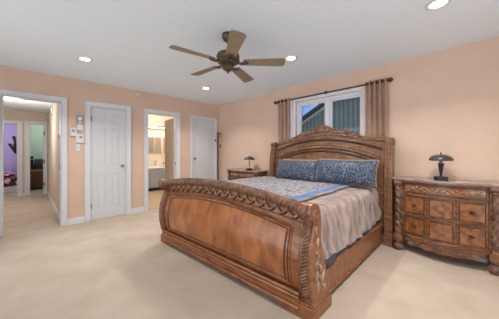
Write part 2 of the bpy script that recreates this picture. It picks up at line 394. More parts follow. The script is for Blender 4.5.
# hall things
t = thing('ceiling_light', 'flat bright glass ceiling light in the hallway beyond the wide opening', 'ceiling light', (-6.75, -.28, ZH))
bm = B(); lathe(bm, [(.17, 0), (.17, -.025), (.15, -.03)], n=24); obj('rim', bm, M['plastic'], t, smooth=True)
bm = B(); lathe(bm, [(.155, -.028), (.13, -.05), (.06, -.065), (.01, -.07)], n=24); obj('shade', bm, M['lens'], t, smooth=True)
def point(name, loc, p, r=.1, col=(1, .95, .88), parent=None):
    d = bpy.data.lights.new(name, 'POINT'); d.energy = p; d.shadow_soft_size = r; d.color = col
    o = bpy.data.objects.new(name, d); COL.objects.link(o); o.location = loc; o.parent = parent; return o
point('hall_bulb', (0, 0, -.60), 32, .12, parent=t)
t = thing('thermostat', 'small dark wall thermostat on the right wall of the hallway', 'thermostat', (-5.34, HALL[1] + .02, 1.51))
bm = B(); box(bm, -.055, .055, -.02, 0, -.065, .065); obj('body', bm, M['greyplastic'], t, bevel=.006)
bm = B(); box(bm, -.035, .035, -.024, -.02, -.035, .045); obj('display', bm, M['blackpaint'], t)
t = thing('smoke_detector', 'round white smoke detector high on the right wall of the hallway', 'smoke detector', (-6.9, HALL[1] + .02, 2.2))
bm = B(); lathe(bm, [(.07, 0), (.07, .02), (.055, .035), (.02, .04)], n=20); o = obj('body', bm, M['plastic'], t, smooth=True); o.rotation_euler = (PI / 2, 0, 0)

# lilac room
bm = B(); box(bm, -11.7, -11.6, -1.6, -.06, 0, 2.4); struct('wall_lilac_end', bm, M['purple'])
bm = B(); box(bm, -11.6, XH - .1, -.06, .0, 0, 2.4); struct('wall_lilac_side', bm, M['purple'])
bm = B(); box(bm, -11.7, XH - .1, -1.7, .9, 2.4, 2.5); struct('ceiling_lilac', bm, M['ceil'])
point('lilac_room_fill', (-10.2, -.8, 2.2), 26)  # added unseen light to brighten the lilac room
t = thing('small_bed', 'white bed with pink and black patterned bedspread in the lilac room', 'bed', (-10.7, -.85, 0))
bm = B(); box(bm, -.75, .75, -.5, .72, .0, .24); obj('base', bm, M['white'], t, bevel=.02)
bm = B(); box(bm, -.74, .74, -.49, .71, .24, .40); obj('mattress', bm, M['plastic'], t, bevel=.04)
bm = B()
def sp(u, v):
    x = -.76 + 1.53 * u; y = -.5 + 1.24 * v
    return (x, y, .43 + .05 * noise.noise(Vector((x * 4, y * 4, 0))) - (.22 if u > .98 else 0) - (.2 if v > .98 else 0))
slab(bm, sp, (0, 0, -.02), 50, 40); obj('bedspread', bm, M['bedspread'], t, smooth=True)
for (cx, cy) in ((.35, .42), (.35, .1)):
    bm = B(); ell(bm, (cx, cy, .52), (.2, .16, .07)); obj('pillow', bm, M['bedspread'], t, smooth=True)
bm = B()
for (a, b) in ((((-.02), .28), ((.02), -.02)), ((-.13, .02), (.03, -.34)), ((.0, .0), (.02, -.30))):
    p0, p1 = a, b
    dx = .045
    prism(bm, [(p0[0] - dx, p0[1]), (p0[0] + dx, p0[1]), (p1[0] + dx * .6, p1[1]), (p1[0] - dx * .6, p1[1])], 'x', -11.6, -11.585)
o = obj('wall_decal', bm, M['blackpaint']); o.location = (0, -.33, 1.52); tag(o, 'black angular wall decal on the lilac wall above the small bed', 'wall decal')

# pale green room with brown cabinet
bm = B(); box(bm, -10.7, -10.6, 0, .9, 0, 2.4); struct('wall_green_end', bm, M['sage'])
bm = B(); box(bm, -10.6, XH - .1, .8, .9, 0, 2.4); struct('wall_green_side', bm, M['sage'])
bm = B(); box(bm, -10.6, XH - .1, 0.0, .02, 0, 2.4); struct('wall_green_near', bm, M['sage'])
point('green_room_fill', (-9.6, .45, 2.2), 12)  # point light added to brighten the green room, no fixture
t = thing('brown_cabinet', 'low brown cabinet with dark top in the pale green room down the hall', 'cabinet', (-10.35, .32, 0))
bm = B(); box(bm, -.22, .2, -.28, .3, .05, .70); obj('body', bm, M['brown'], t, bevel=.01)
bm = B(); box(bm, .2, .215, -.25, .0, .10, .55); obj('door', bm, M['brown'], t, bevel=.004)
bm = B(); box(bm, .2, .215, .01, .27, .10, .55); obj('door', bm, M['brown'], t, bevel=.004)
bm = B(); box(bm, -.24, .23, -.3, .32, .70, .74); obj('top', bm, M['blackpaint'], t, bevel=.008)
bm = B(); box(bm, .19, .216, -.24, .26, .60, .66); obj('drawer', bm, M['tanedge'], t)
t = thing('folded_blanket_stack', 'dark grey folded blankets piled on top of the brown cabinet', 'blanket', (-10.35, .34, .74))
for k in range(3):
    bm = B(); box(bm, -.17, .17, -.2 + .015 * k, .2, .0, .085); o = obj('blanket', bm, mat('blanket_%d' % k, (66 + 14 * k, 70 + 12 * k, 74 + 10 * k), .9, var=.2), t, bevel=.025); o.location.z = .088 * k
t = thing('small_speaker', 'small black box standing left on the brown cabinet', 'speaker', (-10.27, .10, .74))
bm = B(); box(bm, -.05, .05, -.035, .035, 0, .36); obj('body', bm, M['blackpaint'], t, bevel=.01)
bm = B(); lathe(bm, [(.025, 0), (.02, .004), (.005, .008)], n=16); o = obj('cone', bm, M['greyplastic'], t, smooth=True); o.rotation_euler = (0, PI / 2, 0); o.location = (.05, 0, .26)

# ---------------------------------------------------------------- bathroom
bm = B(); box(bm, -8.0, -7.9, 1.5, 4.0, 0, 2.5); struct('wall_bath_end', bm, M['cream'])
bm = B(); box(bm, -7.9, XL - .12, 1.5, 1.6, 0, 2.5); struct('wall_bath_left', bm, M['cream'])
bm = B(); box(bm, -7.9, XL - .12, 3.8, 3.9, 0, 2.5); struct('wall_bath_right', bm, M['cream'])
bm = B(); box(bm, -8.0, XL - .12, 1.5, 4.0, 2.48, 2.58); struct('ceiling_bath', bm, M['ceil'])
bm = B(); box(bm, -7.9, -7.35, 1.6, 3.8, 2.08, 2.48); struct('trim_7', bm, M['cream'])
point('bath_lamp', (-6.3, 2.8, 2.3), 32, .15, (1, .97, .92))
t = thing('soffit_light', 'bright flat light under the bathroom soffit above the mirrors', 'light', (-7.6, 2.9, 2.08))
bm = B(); box(bm, -.12, .12, -.8, .8, -.02, 0); obj('housing', bm, M['plastic'], t)
bm = B(); box(bm, -.10, .10, -.78, .78, -.026, -.02); obj('diffuser', bm, M['lens'], t)
t = thing('bathroom_vanity', 'grey bathroom vanity cabinet with pale countertop seen through the narrow doorway', 'vanity', (-7.53, 2.75, 0))
bm = B(); box(bm, -.34, .36, -1.0, .95, .1, .70); obj('body', bm, M['vanity'], t, bevel=.006)
bm = B(); box(bm, -.34, .30, -.98, .93, .003, .1); obj('plinth', bm, M['shingle'], t)  # dark colour painted in as shade below the cabinet
bm = B(); box(bm, -.35, .39, -1.02, .97, .70, .74); obj('countertop', bm, M['plastic'], t, bevel=.008)
for k in range(4):
    bm = B(); y = -.97 + .48 * k; box(bm, .36, .378, y, y + .45, .13, .66); dd = obj('door', bm, M['vanity'], t, bevel=.006)
    bm = B(); ell(bm, (.392, y + .4, .55), (.012, .012, .012)); obj('knob', bm, M['chrome'], dd, smooth=True)
bm = B(); ring(bm, (.02, .35, .742), .17, .02); obj('basin', bm, M['plastic'], t, smooth=True)
bm = B(); tube(bm, [(-.2, .35, .74), (-.2, .35, .88), (-.17, .35, .93), (-.1, .35, .93), (-.06, .35, .88)], .012); obj('faucet', bm, M['chrome'], t, smooth=True)
for i, (ya, yb, lb) in enumerate(((2.93, 3.12, 'left framed mirror above the bathroom vanity'), (3.17, 3.36, 'framed mirror above the bathroom vanity, next to the doorway leaf'), (3.46, 3.66, 'framed mirror above the vanity mostly hidden behind the taupe door leaf'))):
    t = thing('mirror', lb, 'mirror', (-7.9, (ya + yb) / 2, 1.48), 0, None)
    w = (yb - ya) / 2
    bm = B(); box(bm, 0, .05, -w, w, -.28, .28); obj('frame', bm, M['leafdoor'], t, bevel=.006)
    bm = B(); box(bm, .05, .054, -w + .02, w - .02, -.25, .25); obj('glass', bm, M['glass'], t)
# bathroom door leaf folded open into the bathroom
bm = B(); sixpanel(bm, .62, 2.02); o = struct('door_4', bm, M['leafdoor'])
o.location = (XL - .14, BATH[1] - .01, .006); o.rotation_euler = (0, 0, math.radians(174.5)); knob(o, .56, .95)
bm = B(); box(bm, XL - .06, XL - .035, BATH[1] - .019, BATH[1] - .0145, .93, 1.0); tag(obj('strike_plate', bm, M['dark']), 'small dark metal plate on the right jamb of the bathroom doorway', 'strike plate')

# ---------------------------------------------------------------- window, rod, curtains, neighbouring building
x0, x1, z0, z1 = WIN; yy = YW + .03
bm = B(); f = .05
for a, b, c, d in ((x0, x1, z0, z0 + f), (x0, x1, z1 - f, z1), (x0, x0 + f, z0 + f, z1 - f), (x1 - f, x1, z0 + f, z1 - f)): box(bm, a, b, yy, yy + .08, c, d)
xm = -1.80; box(bm, xm - .035, xm + .035, yy - .005, yy + .08, z0 + f, z1 - f)
win = struct('window_1', bm, M['white'], bevel=.004)
for a, b in ((x0 + f, xm - .035), (xm + .035, x1 - f)):
    bm = B(); g = .032
    for p, q, c, d in ((a, b, z0 + f, z0 + f + g), (a, b, z1 - f - g, z1 - f), (a, a + g, z0 + f + g, z1 - f - g), (b - g, b, z0 + f + g, z1 - f - g)): box(bm, p, q, yy + .02, yy + .055, c, d)
    s = obj('sash', bm, M['white'], win, bevel=.003)
    bm = B(); box(bm, a + g, b - g, yy + .035, yy + .04, z0 + f + g, z1 - f - g); obj('glass', bm, M['pane'], s)
bm = B(); box(bm, x0 - .06, x1 + .06, YW - .02, YW, z1, z1 + .06); box(bm, x0 - .06, x0, YW - .02, YW, z0, z1); box(bm, x1, x1 + .06, YW - .02, YW, z0, z1); box(bm, x0 - .08, x1 + .08, YW - .04, YW, z0 - .04, z0)
obj('casing', bm, M['white'], win, bevel=.004)

YR = YW - .055; ZR = 2.225
t = thing('curtain_rod', 'thin dark bronze curtain rod above the window', 'curtain rod', (-1.85, YR, ZR))
bm = B(); tube(bm, [(-.97, 0, 0), (.95, 0, 0)], .012, 10); obj('rod', bm, M['bronze'], t, smooth=True)
for s_, xx in ((-1, -.97), (1, .95)):
    bm = B(); prof = [(.012, 0), (.02, .006), (.012, .014), (.03, .035), (.034, .055), (.022, .075), (.006, .085)]
    lathe(bm, prof, n=14); o = obj('finial', bm, M['bronze'], t, smooth=True); o.rotation_euler = (0, s_ * PI / 2, 0); o.location = (xx, 0, 0)
for xx in (-.93, .05, .90):
    bm = B(); tube(bm, [(xx, .053, 0), (xx, .0, 0)], .008); ring(bm, (xx, 0, 0), .02, .006, 'x', 14, 6); lathe(bm, [(.0001, 0)], (0, 0, 0), 3) if False else None
    box(bm, xx - .015, xx + .015, .047, .054, -.04, .04); obj('bracket', bm, M['bronze'], t, smooth=True)
def curtain(xa, xb, nf, label, sheer_at, sheer_w):
    t = thing('curtain', label, 'curtain', ((xa + xb) / 2, YR, ZR))
    w = (xb - xa)
    bm = B()
    def fn(u, v):
        flare = 1 + .12 * (1 - v)
        x = (-w / 2 + w * u) * flare
        z = -1.25 + 1.29 * v
        y = .026 * math.sin(u * nf * 2 * PI) * (1 - .1 * math.sin(v * 5)) + .006 * math.sin(u * 31 + v * 4)
        return (x, y, z)
    slab(bm, fn, (0, .004, 0), nf * 14, 24)
    L = bm.loops.layers.uv.verify()
    for f_ in bm.faces:
        for l in f_.loops: l[L].uv = ((l.vert.co.x + w) * 4.2 / w * .9, l.vert.co.z)
    obj('drape', bm, M['curtain'], t, smooth=True)
    for k in range(nf * 2):
        bm = B(); xx = -w / 2 + w * (k + .0) / (nf * 2) + w / nf / 4 * 0
        ring(bm, (xx, 0, 0), .022, .005, 'x', 14, 6); obj('grommet', bm, M['bronze'], t, smooth=True)
    bm = B()
    def fs(u, v):
        ww = sheer_w * (.55 + .45 * (1 - v))
        x = sheer_at * (w / 2 + ww * u)
        return (x, .026 + .008 * math.sin(u * 9), -1.25 + 1.25 * v)
    slab(bm, fs, (0, .003, 0), 10, 10); obj('liner', bm, M['sheer'], t, smooth=True)
curtain(-2.79, -2.53, 3, 'brown striped curtain panel hanging left of the window', 1, .08)
curtain(-1.16, -.885, 4, 'brown striped curtain panel hanging right of the window', -1, .12)

t = thing('neighbouring_building', 'grey building with vertical siding and sloping roof edge outside the window', 'building', (-3.5, 7.0, 0))
bm = B()
def roofz(x): return 2.02 + (x + 1.26) * .523   # local x
xa, xb = -4.2, 0.35
prism(bm, [(xa, -1.5), (6.0, -1.5), (6.0, roofz(xb)), (xb, roofz(xb)), (xa, roofz(xa))], 'y', 0, 4); obj('wall', bm, M['siding'], t)
bm = B(); prism(bm, [(xa - .3, roofz(xa - .3)), (xb, roofz(xb)), (xb, roofz(xb) + .07), (xa - .3, roofz(xa - .3) + .07)], 'y', -.1, 4.1); prism(bm, [(xb, roofz(xb)), (6, roofz(xb)), (6, roofz(xb) + .10), (xb, roofz(xb) + .10)], 'y', -.1, 4.1)
obj('fascia', bm, M['roofedge'], t)
bm = B(); prism(bm, [(xa - .35, roofz(xa - .35) + .10), (xb, roofz(xb) + .10), (xb, roofz(xb) + .15), (xa - .35, roofz(xa - .35) + .15)], 'y', -.32, 4.15); prism(bm, [(xb, roofz(xb) + .1), (6, roofz(xb) + .1), (6, roofz(xb) + .15), (xb, roofz(xb) + .15)], 'y', -.32, 4.15)
obj('roof', bm, M['shingle'], t)
bm = B(); box(bm, -14, 10, 3.9, 20, -3.2, -3.1); struct('ground_outside', bm, M['concrete'])

# ---------------------------------------------------------------- ceiling fan
def rotz(a): return Matrix.Rotation(a, 3, 'Z')
FX, FY, FZ = -1.868, 1.522, 2.176
fan = thing('ceiling_fan', 'five-blade bronze and taupe ceiling fan hanging over the bed', 'ceiling fan', (FX, FY, 0))
bm = B(); lathe(bm, [(.062, ZC), (.068, ZC - .02), (.062, ZC - .05), (.04, ZC - .075), (.02, ZC - .085)], n=24); obj('canopy', bm, M['fanmetal'], fan, smooth=True)
bm = B(); tube(bm, [(0, 0, ZC - .08), (0, 0, FZ + .1)], .012, 10); obj('downrod', bm, M['fanmetal'], fan, smooth=True)
bm = B(); lathe(bm, [(.03, .135), (.045, .12), (.075, .11), (.115, .09), (.125, .06), (.118, .035), (.125, .02), (.11, .0), (.085, -.015), (.06, -.02)], (0, 0, FZ), 32)
obj('motor_housing', bm, M['fanmetal'], fan, smooth=True)
bm = B(); lathe(bm, [(.055, -.018), (.062, -.03), (.064, -.06), (.05, -.075), (.035, -.085), (.012, -.095), (.01, -.11), (.004, -.115)], (0, 0, FZ), 24)
obj('switch_housing', bm, M['fanmetal'], fan, smooth=True)
tiltx, tilty = .005, -.043
for k in range(5):
    a = math.radians(-103 + 72 * k)
    Rm = Matrix.Rotation(a, 4, 'Z')
    dz = tiltx * math.cos(a) + tilty * math.sin(a)
    e = B()
    # bracket: flat scrolled iron
    tube(e, [(.09, .0, -.005), (.14, .018, -.012), (.18, .03, -.006), (.21, .0, 0)], .008, 6); tube(e, [(.09, 0, -.005), (.14, -.018, -.012), (.18, -.03, -.006), (.21, 0, 0)], .008, 6)
    ell(e, (.185, 0, -.004), (.035, .038, .007))
    tr = Matrix.Translation((0, 0, FZ)) @ Rm @ Matrix.Rotation(-math.atan(dz), 4, 'Y')
    bmesh.ops.transform(e, matrix=tr, verts=e.verts); br = obj('blade_iron', e, M['fanmetal'], fan, smooth=True)
    b = B(); L0, L1 = .17, .60
    out = []
    for i in range(13):
        s = i / 12; x = L0 + (L1 - L0 - .03) * s; out.append((x, .052 + .020 * s))
    tip = [(L1 - .012, .062), (L1, .04), (L1 + .002, 0)]
    up = out + tip; poly = up + [(x, -y) for x, y in reversed(up[:-1])]
    prism(b, poly, 'z', 0, .007)
    bmesh.ops.transform(b, matrix=tr @ Matrix.Rotation(math.radians(-11), 4, 'X'), verts=b.verts)
    obj('blade', b, M['fanwood'], fan, bevel=.002)

# ---------------------------------------------------------------- recessed ceiling lights
DL = [(-3.71, .55, 'recessed ceiling light above the carpet near the hall opening'), (-3.73, 2.48, 'recessed ceiling light nearest the far room corner'),
      (-1.75, 2.50, 'recessed ceiling light just right of the ceiling fan'), (-.235, 2.47, 'recessed ceiling light above the carved chest at the top right')]
proto = None
for i, (x, y, lb) in enumerate(DL):
    if proto is None:
        proto = thing('recessed_light', lb, 'ceiling light', (x, y, ZC), 0, 'recessed ceiling lights')
        bm = B(); lathe(bm, [(.058, -.001), (.062, -.008), (.085, -.008), (.092, -.003), (.092, 0), (.058, 0)], n=28); obj('trim_ring', bm, M['plastic'], proto, smooth=True)
        bm = B(); lathe(bm, [(.057, -.001), (.057, -.004), (.04, -.006), (.01, -.007)], n=24); obj('lens', bm, M['lens'], proto, smooth=True)
        d = bpy.data.lights.new('disk_lamp', 'AREA'); d.shape = 'DISK'; d.size = .1; d.spread = math.radians(124); d.energy = DOWN_W; d.color = (1, .96, .9)
        l = bpy.data.objects.new('bulb', d); COL.objects.link(l); l.parent = proto; l.location = (0, 0, -.012)
    else:
        c = copy_tree(proto); c.location = (x, y, ZC); c['label'] = lb

# ---------------------------------------------------------------- the sleigh bed
BX, BY, BR = -1.885, 1.40, math.radians(1.0)
bed = thing('sleigh_bed', 'large carved brown wooden sleigh bed with high arched headboard', 'bed', (BX, BY, 0), BR)
HW = 1.11     # half width to the outside of the posts
def lerp(pts, t):
    for (a, b), (c, d) in zip(pts, pts[1:]):
        if t <= c:
            s = (t - a) / (c - a); s = s * s * (3 - 2 * s) if False else s
            return b + (d - b) * s
    return pts[-1][1]
def cr_(pts, t):
    """Catmull-Rom through (t, v) pairs"""
    n = len(pts)
    for i in range(n - 1):
        if t <= pts[i + 1][0] or i == n - 2:
            p0 = pts[max(i - 1, 0)][1]; p1 = pts[i][1]; p2 = pts[i + 1][1]; p3 = pts[min(i + 2, n - 1)][1]
            s = (t - pts[i][0]) / (pts[i + 1][0] - pts[i][0]); s = min(max(s, 0), 1)
            return .5 * (2 * p1 + (p2 - p0) * s + (2 * p0 - 5 * p1 + 4 * p2 - p3) * s * s + (3 * p1 - p0 - 3 * p2 + p3) * s ** 3)
FP = [(0, .0), (.2, -.03), (.42, -.04), (.62, -.01), (.8, .035), (.92, .04), (1, .0)]
SHEAR = .045     # the footboard stands very slightly askew to the rails
def skew(o):
    for v in o.data.vertices: v.co.y += SHEAR * v.co.x; v.co.x -= .05
    return o
def fh(u): return .828 + .102 * (1 - u * u)
IW = HW - .10
def fsurf(u, t, off=0):
    """u -1..1 , t 0..1 : front surface of the footboard, off pushes outwards (towards -y)"""
    top = fh(u * .93) - .035
    return Vector((u * IW, cr_(FP, t) - off, .17 + (top - .17) * t))
bm = B(); slab(bm, lambda a, b: fsurf(a * 2 - 1, b), (0, .05, 0), 40, 24); obj('footboard', bm, M['bedwood'], bed, smooth=True)
# burl panel
def pt(u):   # top edge of the panel in t
    return .70 + .04 * (1 - u * u)
PU = .895
bm = B(); slab(bm, lambda a, b: fsurf((a * 2 - 1) * PU, .08 + (pt((a * 2 - 1)) - .08) * b, .006), (0, .01, 0), 40, 24); obj('burl_panel', bm, M['burl'], bed, smooth=True)
# raised frame moulding around the panel
def loop_pts(mu, t0, dt, off):
    P = []
    n = 30
    for i in range(n + 1): P.append(fsurf(-mu + 2 * mu * i / n, t0, off))
    for i in range(1, 14): P.append(fsurf(mu, t0 + (pt(1) + dt - t0) * i / 14, off))
    for i in range(n + 1): P.append(fsurf(mu - 2 * mu * i / n, pt((mu - 2 * mu * i / n) / mu) + dt, off))
    for i in range(1, 14): P.append(fsurf(-mu, pt(1) + dt - (pt(1) + dt - t0) * i / 14, off))
    return P
bm = B(); tube(bm, loop_pts(PU, .08, 0, .006), .011, 6, closed=True); tube(bm, loop_pts(PU + .022, .055, .025, .004), .008, 6, closed=True); obj('panel_moulding', bm, M['bedwood'], bed, smooth=True)
bm = B(); tube(bm, loop_pts(PU - .018, .095, -.015, .007), .0045, 6, closed=True); obj('panel_bead', bm, M['groove'], bed, smooth=True)
# moulding line between panel zone and scalloped band
bm = B()
tube(bm, [fsurf(-1 + 2 * i / 40, .80, .004) for i in range(41)], .008, 6)
obj('band_moulding', bm, M['bedwood'], bed, smooth=True)
# swags of the scalloped band
bm = B(); bd = B(); NS = 17
for k in range(NS):
    u0 = -.97 + 1.94 * k / NS; u1 = -.97 + 1.94 * (k + 1) / NS
    P = []
    for i in range(11):
        s = i / 10; P.append(fsurf(u0 + (u1 - u0) * s, .925 - .085 * math.sin(PI * s) ** .8 , .010))
    tube(bd, [p + Vector((0, .004, -.010)) for p in P[3:]], .007, 6, rf=lambda s, th: .005 + .009 * s * (1.1 - s) * 3)  # dark tubes put in as the shadow below each swag
    tube(bm, P, .008, 6, rf=lambda s, th: .005 + .006 * math.sin(PI * s))
    q = fsurf(u1, .90, .012); ell(bm, q, (.012, .010, .026), Matrix.Rotation(.5, 3, 'Y'), 1)
obj('scallop_trim', bm, M['carvedlight'], bed, smooth=True); obj('scallop_shadow', bd, M['groove'], bed, smooth=True)
# gadrooned roll along the top
RO = .036
def rollc(u): return Vector((u * (IW + .02), -.012, fh(u * .93) - RO))
bm = B(); NR = 700
tube(bm, [rollc(-1 + 2 * i / NR) for i in range(NR + 1)], RO, 20, rf=lambda s, th: RO * (1 + .22 * math.cos(58 * 2 * PI * s + 2 * th)) )
obj('carved_top_roll', bm, M['carved'], bed, smooth=True, angle=80)
# base: stepped mouldings, skirt
bm = B()
box(bm, -IW, IW, -.035, .07, .05, .165); obj('base_rail', bm, M['bedwood'], bed, bevel=.004)
for (z, r, y) in ((.175, .014, -.036), (.150, .010, -.044), (.072, .012, -.042)):
    bm = B(); tube(bm, [(-IW, y, z), (IW, y, z)], r, 8); obj('base_moulding', bm, M['bedwood'], bed, smooth=True)
bm = B()
sk = [(-IW, .05), (-IW, .0), (-IW + .16, .0), (-IW + .2, .022), (-IW + .26, .03), (IW - .26, .03), (IW - .2, .022), (IW - .16, 0), (IW, 0), (IW, .05)]
prism(bm, sk, 'y', -.025, .02); obj('skirt', bm, M['bedwood'], bed)
# posts
PF = [(y, z if z < .2 else .2 + (z - .2) * 1.045) for y, z in [(.0, .13), (-.03, .2), (-.05, .3), (-.055, .4), (-.045, .5), (-.01, .6), (.015, .66), (.012, .70), (-.02, .715), (-.055, .735), (-.068, .765), (-.055, .80), (-.02, .82), (.03, .82), (.075, .80), (.10, .76), (.108, .70), (.11, .6), (.125, .5), (.155, .4), (.20, .3), (.235, .2), (.245, .13)]]
def smooth_poly(P, n=3):
    out = []; m = len(P)
    for i in range(m):
        p0, p1, p2, p3 = P[i - 1], P[i], P[(i + 1) % m], P[(i + 2) % m]
        if i == m - 1: out.append(p1); continue
        if i == m - 2 or i == 0:
            out.append(p1); out.append(((p1[0] + p2[0]) / 2, (p1[1] + p2[1]) / 2)); continue
        for k in range(n):
            s = k / n
            out.append(tuple(.5 * (2 * p1[j] + (p2[j] - p0[j]) * s + (2 * p0[j] - 5 * p1[j] + 4 * p2[j] - p3[j]) * s * s + (3 * p1[j] - p0[j] - 3 * p2[j] + p3[j]) * s ** 3) for j in (0, 1)))
    return out
SPF = smooth_poly(PF)
for sgn in (-1, 1):
    a, b = sorted((sgn * IW, sgn * HW))
    bm = B(); prism(bm, SPF, 'x', a, b); post = obj('foot_post', bm, M['bedwood'], bed, smooth=True, bevel=.006, angle=40)
    # carved rope band down the front of the post
    bm = B(); front = PF[0:12]
    tot = 48
    for k in range(tot):
        s = k / (tot - 1) * (len(front) - 1.001); i = int(s); f = s - i
        y = front[i][0] * (1 - f) + front[i + 1][0] * f; z = front[i][1] * (1 - f) + front[i + 1][1] * f
        ell(bm, ((a + b) / 2, y - .002, z), (.040, .015, .010), Matrix.Rotation(-.6 * sgn, 3, 'Y'), 2)
    obj('rope_carving', bm, M['carved'], post, smooth=True)
    for dx in (-.044, .044):
        bm = B(); tube(bm, [((a + b) / 2 + dx, y - .003, z) for y, z in front], .005, 6); obj('post_bead', bm, M['bedwood'], post, smooth=True)
    # carved acanthus on the outer face
    xo = b if sgn > 0 else a
    bm = B(); ring(bm, (xo, .018, .765), .032, .010, 'x', 18, 8); ell(bm, (xo, .018, .765), (.010, .02, .02)); obj('scroll_rosette', bm, M['carved'], post, smooth=True)
    bm = B()
    for (y, z, l, wd, an) in ((.03, .64, .05, .016, .2), (.045, .56, .05, .016, -.2), (.05, .46, .06, .02, .35), (.04, .40, .05, .018, -.5), (.09, .36, .06, .02, .7), (.03, .31, .06, .022, -.3), (.10, .27, .05, .02, .5), (.06, .23, .05, .02, 0), (.15, .2, .04, .02, .9)):
        ell(bm, (xo, y, z), (.013, wd * 1.15, l * .8), Matrix.Rotation(an, 3, 'X'), 2)
    obj('leaf_carving', bm, M['carvedlight'], post, smooth=True)  # pale tone puts whitish highlights into the colour of the leaves
    # plinth block
    bm = B(); lo, hi = a - .012, b + .012
    box(bm, lo, hi, -.03, .262, 0, .10); box(bm, lo + .004, hi - .004, -.022, .255, .10, .118); box(bm, lo + .009, hi - .009, -.012, .25, .118, .135)
    obj('post_plinth', bm, M['bedwood'], post, bevel=.004)
for o_ in list(bpy.data.objects):
    q = o_
    while q.parent: q = q.parent
    if q == bed and o_.type == 'MESH': skew(o_)
# side rails
RL = 1.96
for sgn in (-1, 1):
    a, b = sorted((sgn * .985, sgn * 1.02))
    bm = B(); box(bm, a, b, .2, RL, .035, .272); r_ = obj('side_rail', bm, M['bedwood'], bed, bevel=.006)
    xo = sgn * 1.022
    bm = B(); tube(bm, [(xo, .2, .264), (xo, RL, .264)], .009, 8); tube(bm, [(xo, .2, .06), (xo, RL, .06)], .010, 8); obj('rail_moulding', bm, M['bedwood'], r_, smooth=True)
# headboard
HC = 0.12; HI = .93; HO = 1.025; Y0 = 1.95
def hz(u): return 1.395 + .125 * math.cos(u * PI / 2) ** 1.3
HPf = [(0, .0), (.4, .0), (.6, .01), (.8, .03), (1.0, .075)]
def hsurf(u, t, off=0, top=None, bot=.2):
    tp = hz(u) if top is None else top
    z = bot + (tp - bot) * t
    return Vector((HC + u * HI, Y0 + .03 + cr_(HPf, min(z / 1.45, 1)) - off, z))
bm = B(); slab(bm, lambda a, b: hsurf(a * 2 - 1, b), (0, .045, 0), 48, 20); hb = obj('headboard', bm, M['headwood'], bed, smooth=True)
def arch(zt_c, zt_e, u, k=1.0): return zt_e + (zt_c - zt_e) * (1 - abs(u) ** 2)
def hpt(u, z, off): return Vector((HC + u * HI, Y0 + .03 + cr_(HPf, min(z / 1.45, 1)) - off, z))
# cap moulding following the top
bm = B(); tube(bm, [hpt(-1 + i / 30, hz(-1 + i / 30) - .012, .0) for i in range(61)], .022, 10); obj('cap_moulding', bm, M['headwood'], bed, smooth=True)
bm = B(); tube(bm, [hpt(-.96 + 1.92 * i / 60, arch(1.45, 1.27, -.96 + 1.92 * i / 60), .006) for i in range(61)], .013, 8)
tube(bm, [hpt(-.95 + 1.9 * i / 60, arch(1.345, 1.14, -.95 + 1.9 * i / 60), .004) for i in range(61)], .010, 8)
tube(bm, [hpt(-.90 + 1.8 * i / 60, arch(1.26, 1.06, -.90 + 1.8 * i / 60), .004) for i in range(61)], .012, 8); obj('arch_moulding', bm, M['headwood'], bed, smooth=True)
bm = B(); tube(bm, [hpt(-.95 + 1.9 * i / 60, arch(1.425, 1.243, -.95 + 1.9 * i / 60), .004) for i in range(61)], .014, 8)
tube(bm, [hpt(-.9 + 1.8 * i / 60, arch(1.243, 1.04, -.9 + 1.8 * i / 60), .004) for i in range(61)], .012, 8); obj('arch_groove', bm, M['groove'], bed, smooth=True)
bm = B(); NP = 400
tube(bm, [hpt(-.92 + 1.84 * i / NP, arch(1.305, 1.10, -.92 + 1.84 * i / NP), .006) for i in range(NP + 1)], .02, 12, rf=lambda s, th: .026 * (1 + .24 * math.cos(36 * 2 * PI * s + 2 * th)))
obj('rope_arch', bm, M['carved'], bed, smooth=True, angle=80)
bm = B(); slab(bm, lambda a, b: hpt((a * 2 - 1) * .86, .5 + (arch(1.21, 1.02, a * 2 - 1) - .5) * b, .006), (0, .01, 0), 30, 12); obj('head_panel', bm, M['headwood'], bed, smooth=True)
# crest: scalloped carved outline
def crest(u):   # -1..1 across .52 either side
    a = abs(u)
    base = .150 * math.exp(-(a / .33) ** 2) + .066 * math.exp(-((a - .56) / .20) ** 2) + .02 * math.exp(-((a - .85) / .1) ** 2)
    return base + .007 * abs(math.sin(a * 15))
bm = B(); CW = .74
def cfn(a, b):
    u = a * 2 - 1; uu = u * CW; z0_ = hz(uu) - .05; z1_ = hz(uu) + max(crest(u) + .0, 0) * (1 - abs(u) ** 8) + .002
    z = z0_ + (z1_ - z0_) * b; p = hpt(uu, min(z, 2), .012); return p
slab(bm, cfn, (0, .055, 0), 80, 6)
cst = obj('crest', bm, M['carved'], bed, smooth=True)
bm = B()
for s in (-1, 1):
    for k in range(9):
        u = s * (.05 + .10 * k); uu = u * CW; z = hz(uu) + crest(u) * .45
        ell(bm, hpt(uu, z, .018), (.04, .014, .016 + .012 * math.exp(-u * u * 6)), Matrix.Rotation(s * (.75 - .9 * (k % 2)), 3, 'Y'), 2)
    for k in range(7):
        u = s * (.1 + .12 * k); uu = u * CW; ell(bm, hpt(uu, hz(uu) - .01, .018), (.035, .012, .014), Matrix.Rotation(-s * .5, 3, 'Y'), 2)
for k in range(7):
    an = (k - 3) * .42; ell(bm, hpt(.5 * .09 * math.sin(an), hz(0) + .045 + .04 * math.cos(an), .02), (.013, .014, .04), Matrix.Rotation(an, 3, 'Y'), 2)
obj('leaf_carving', bm, M['carved'], cst, smooth=True)
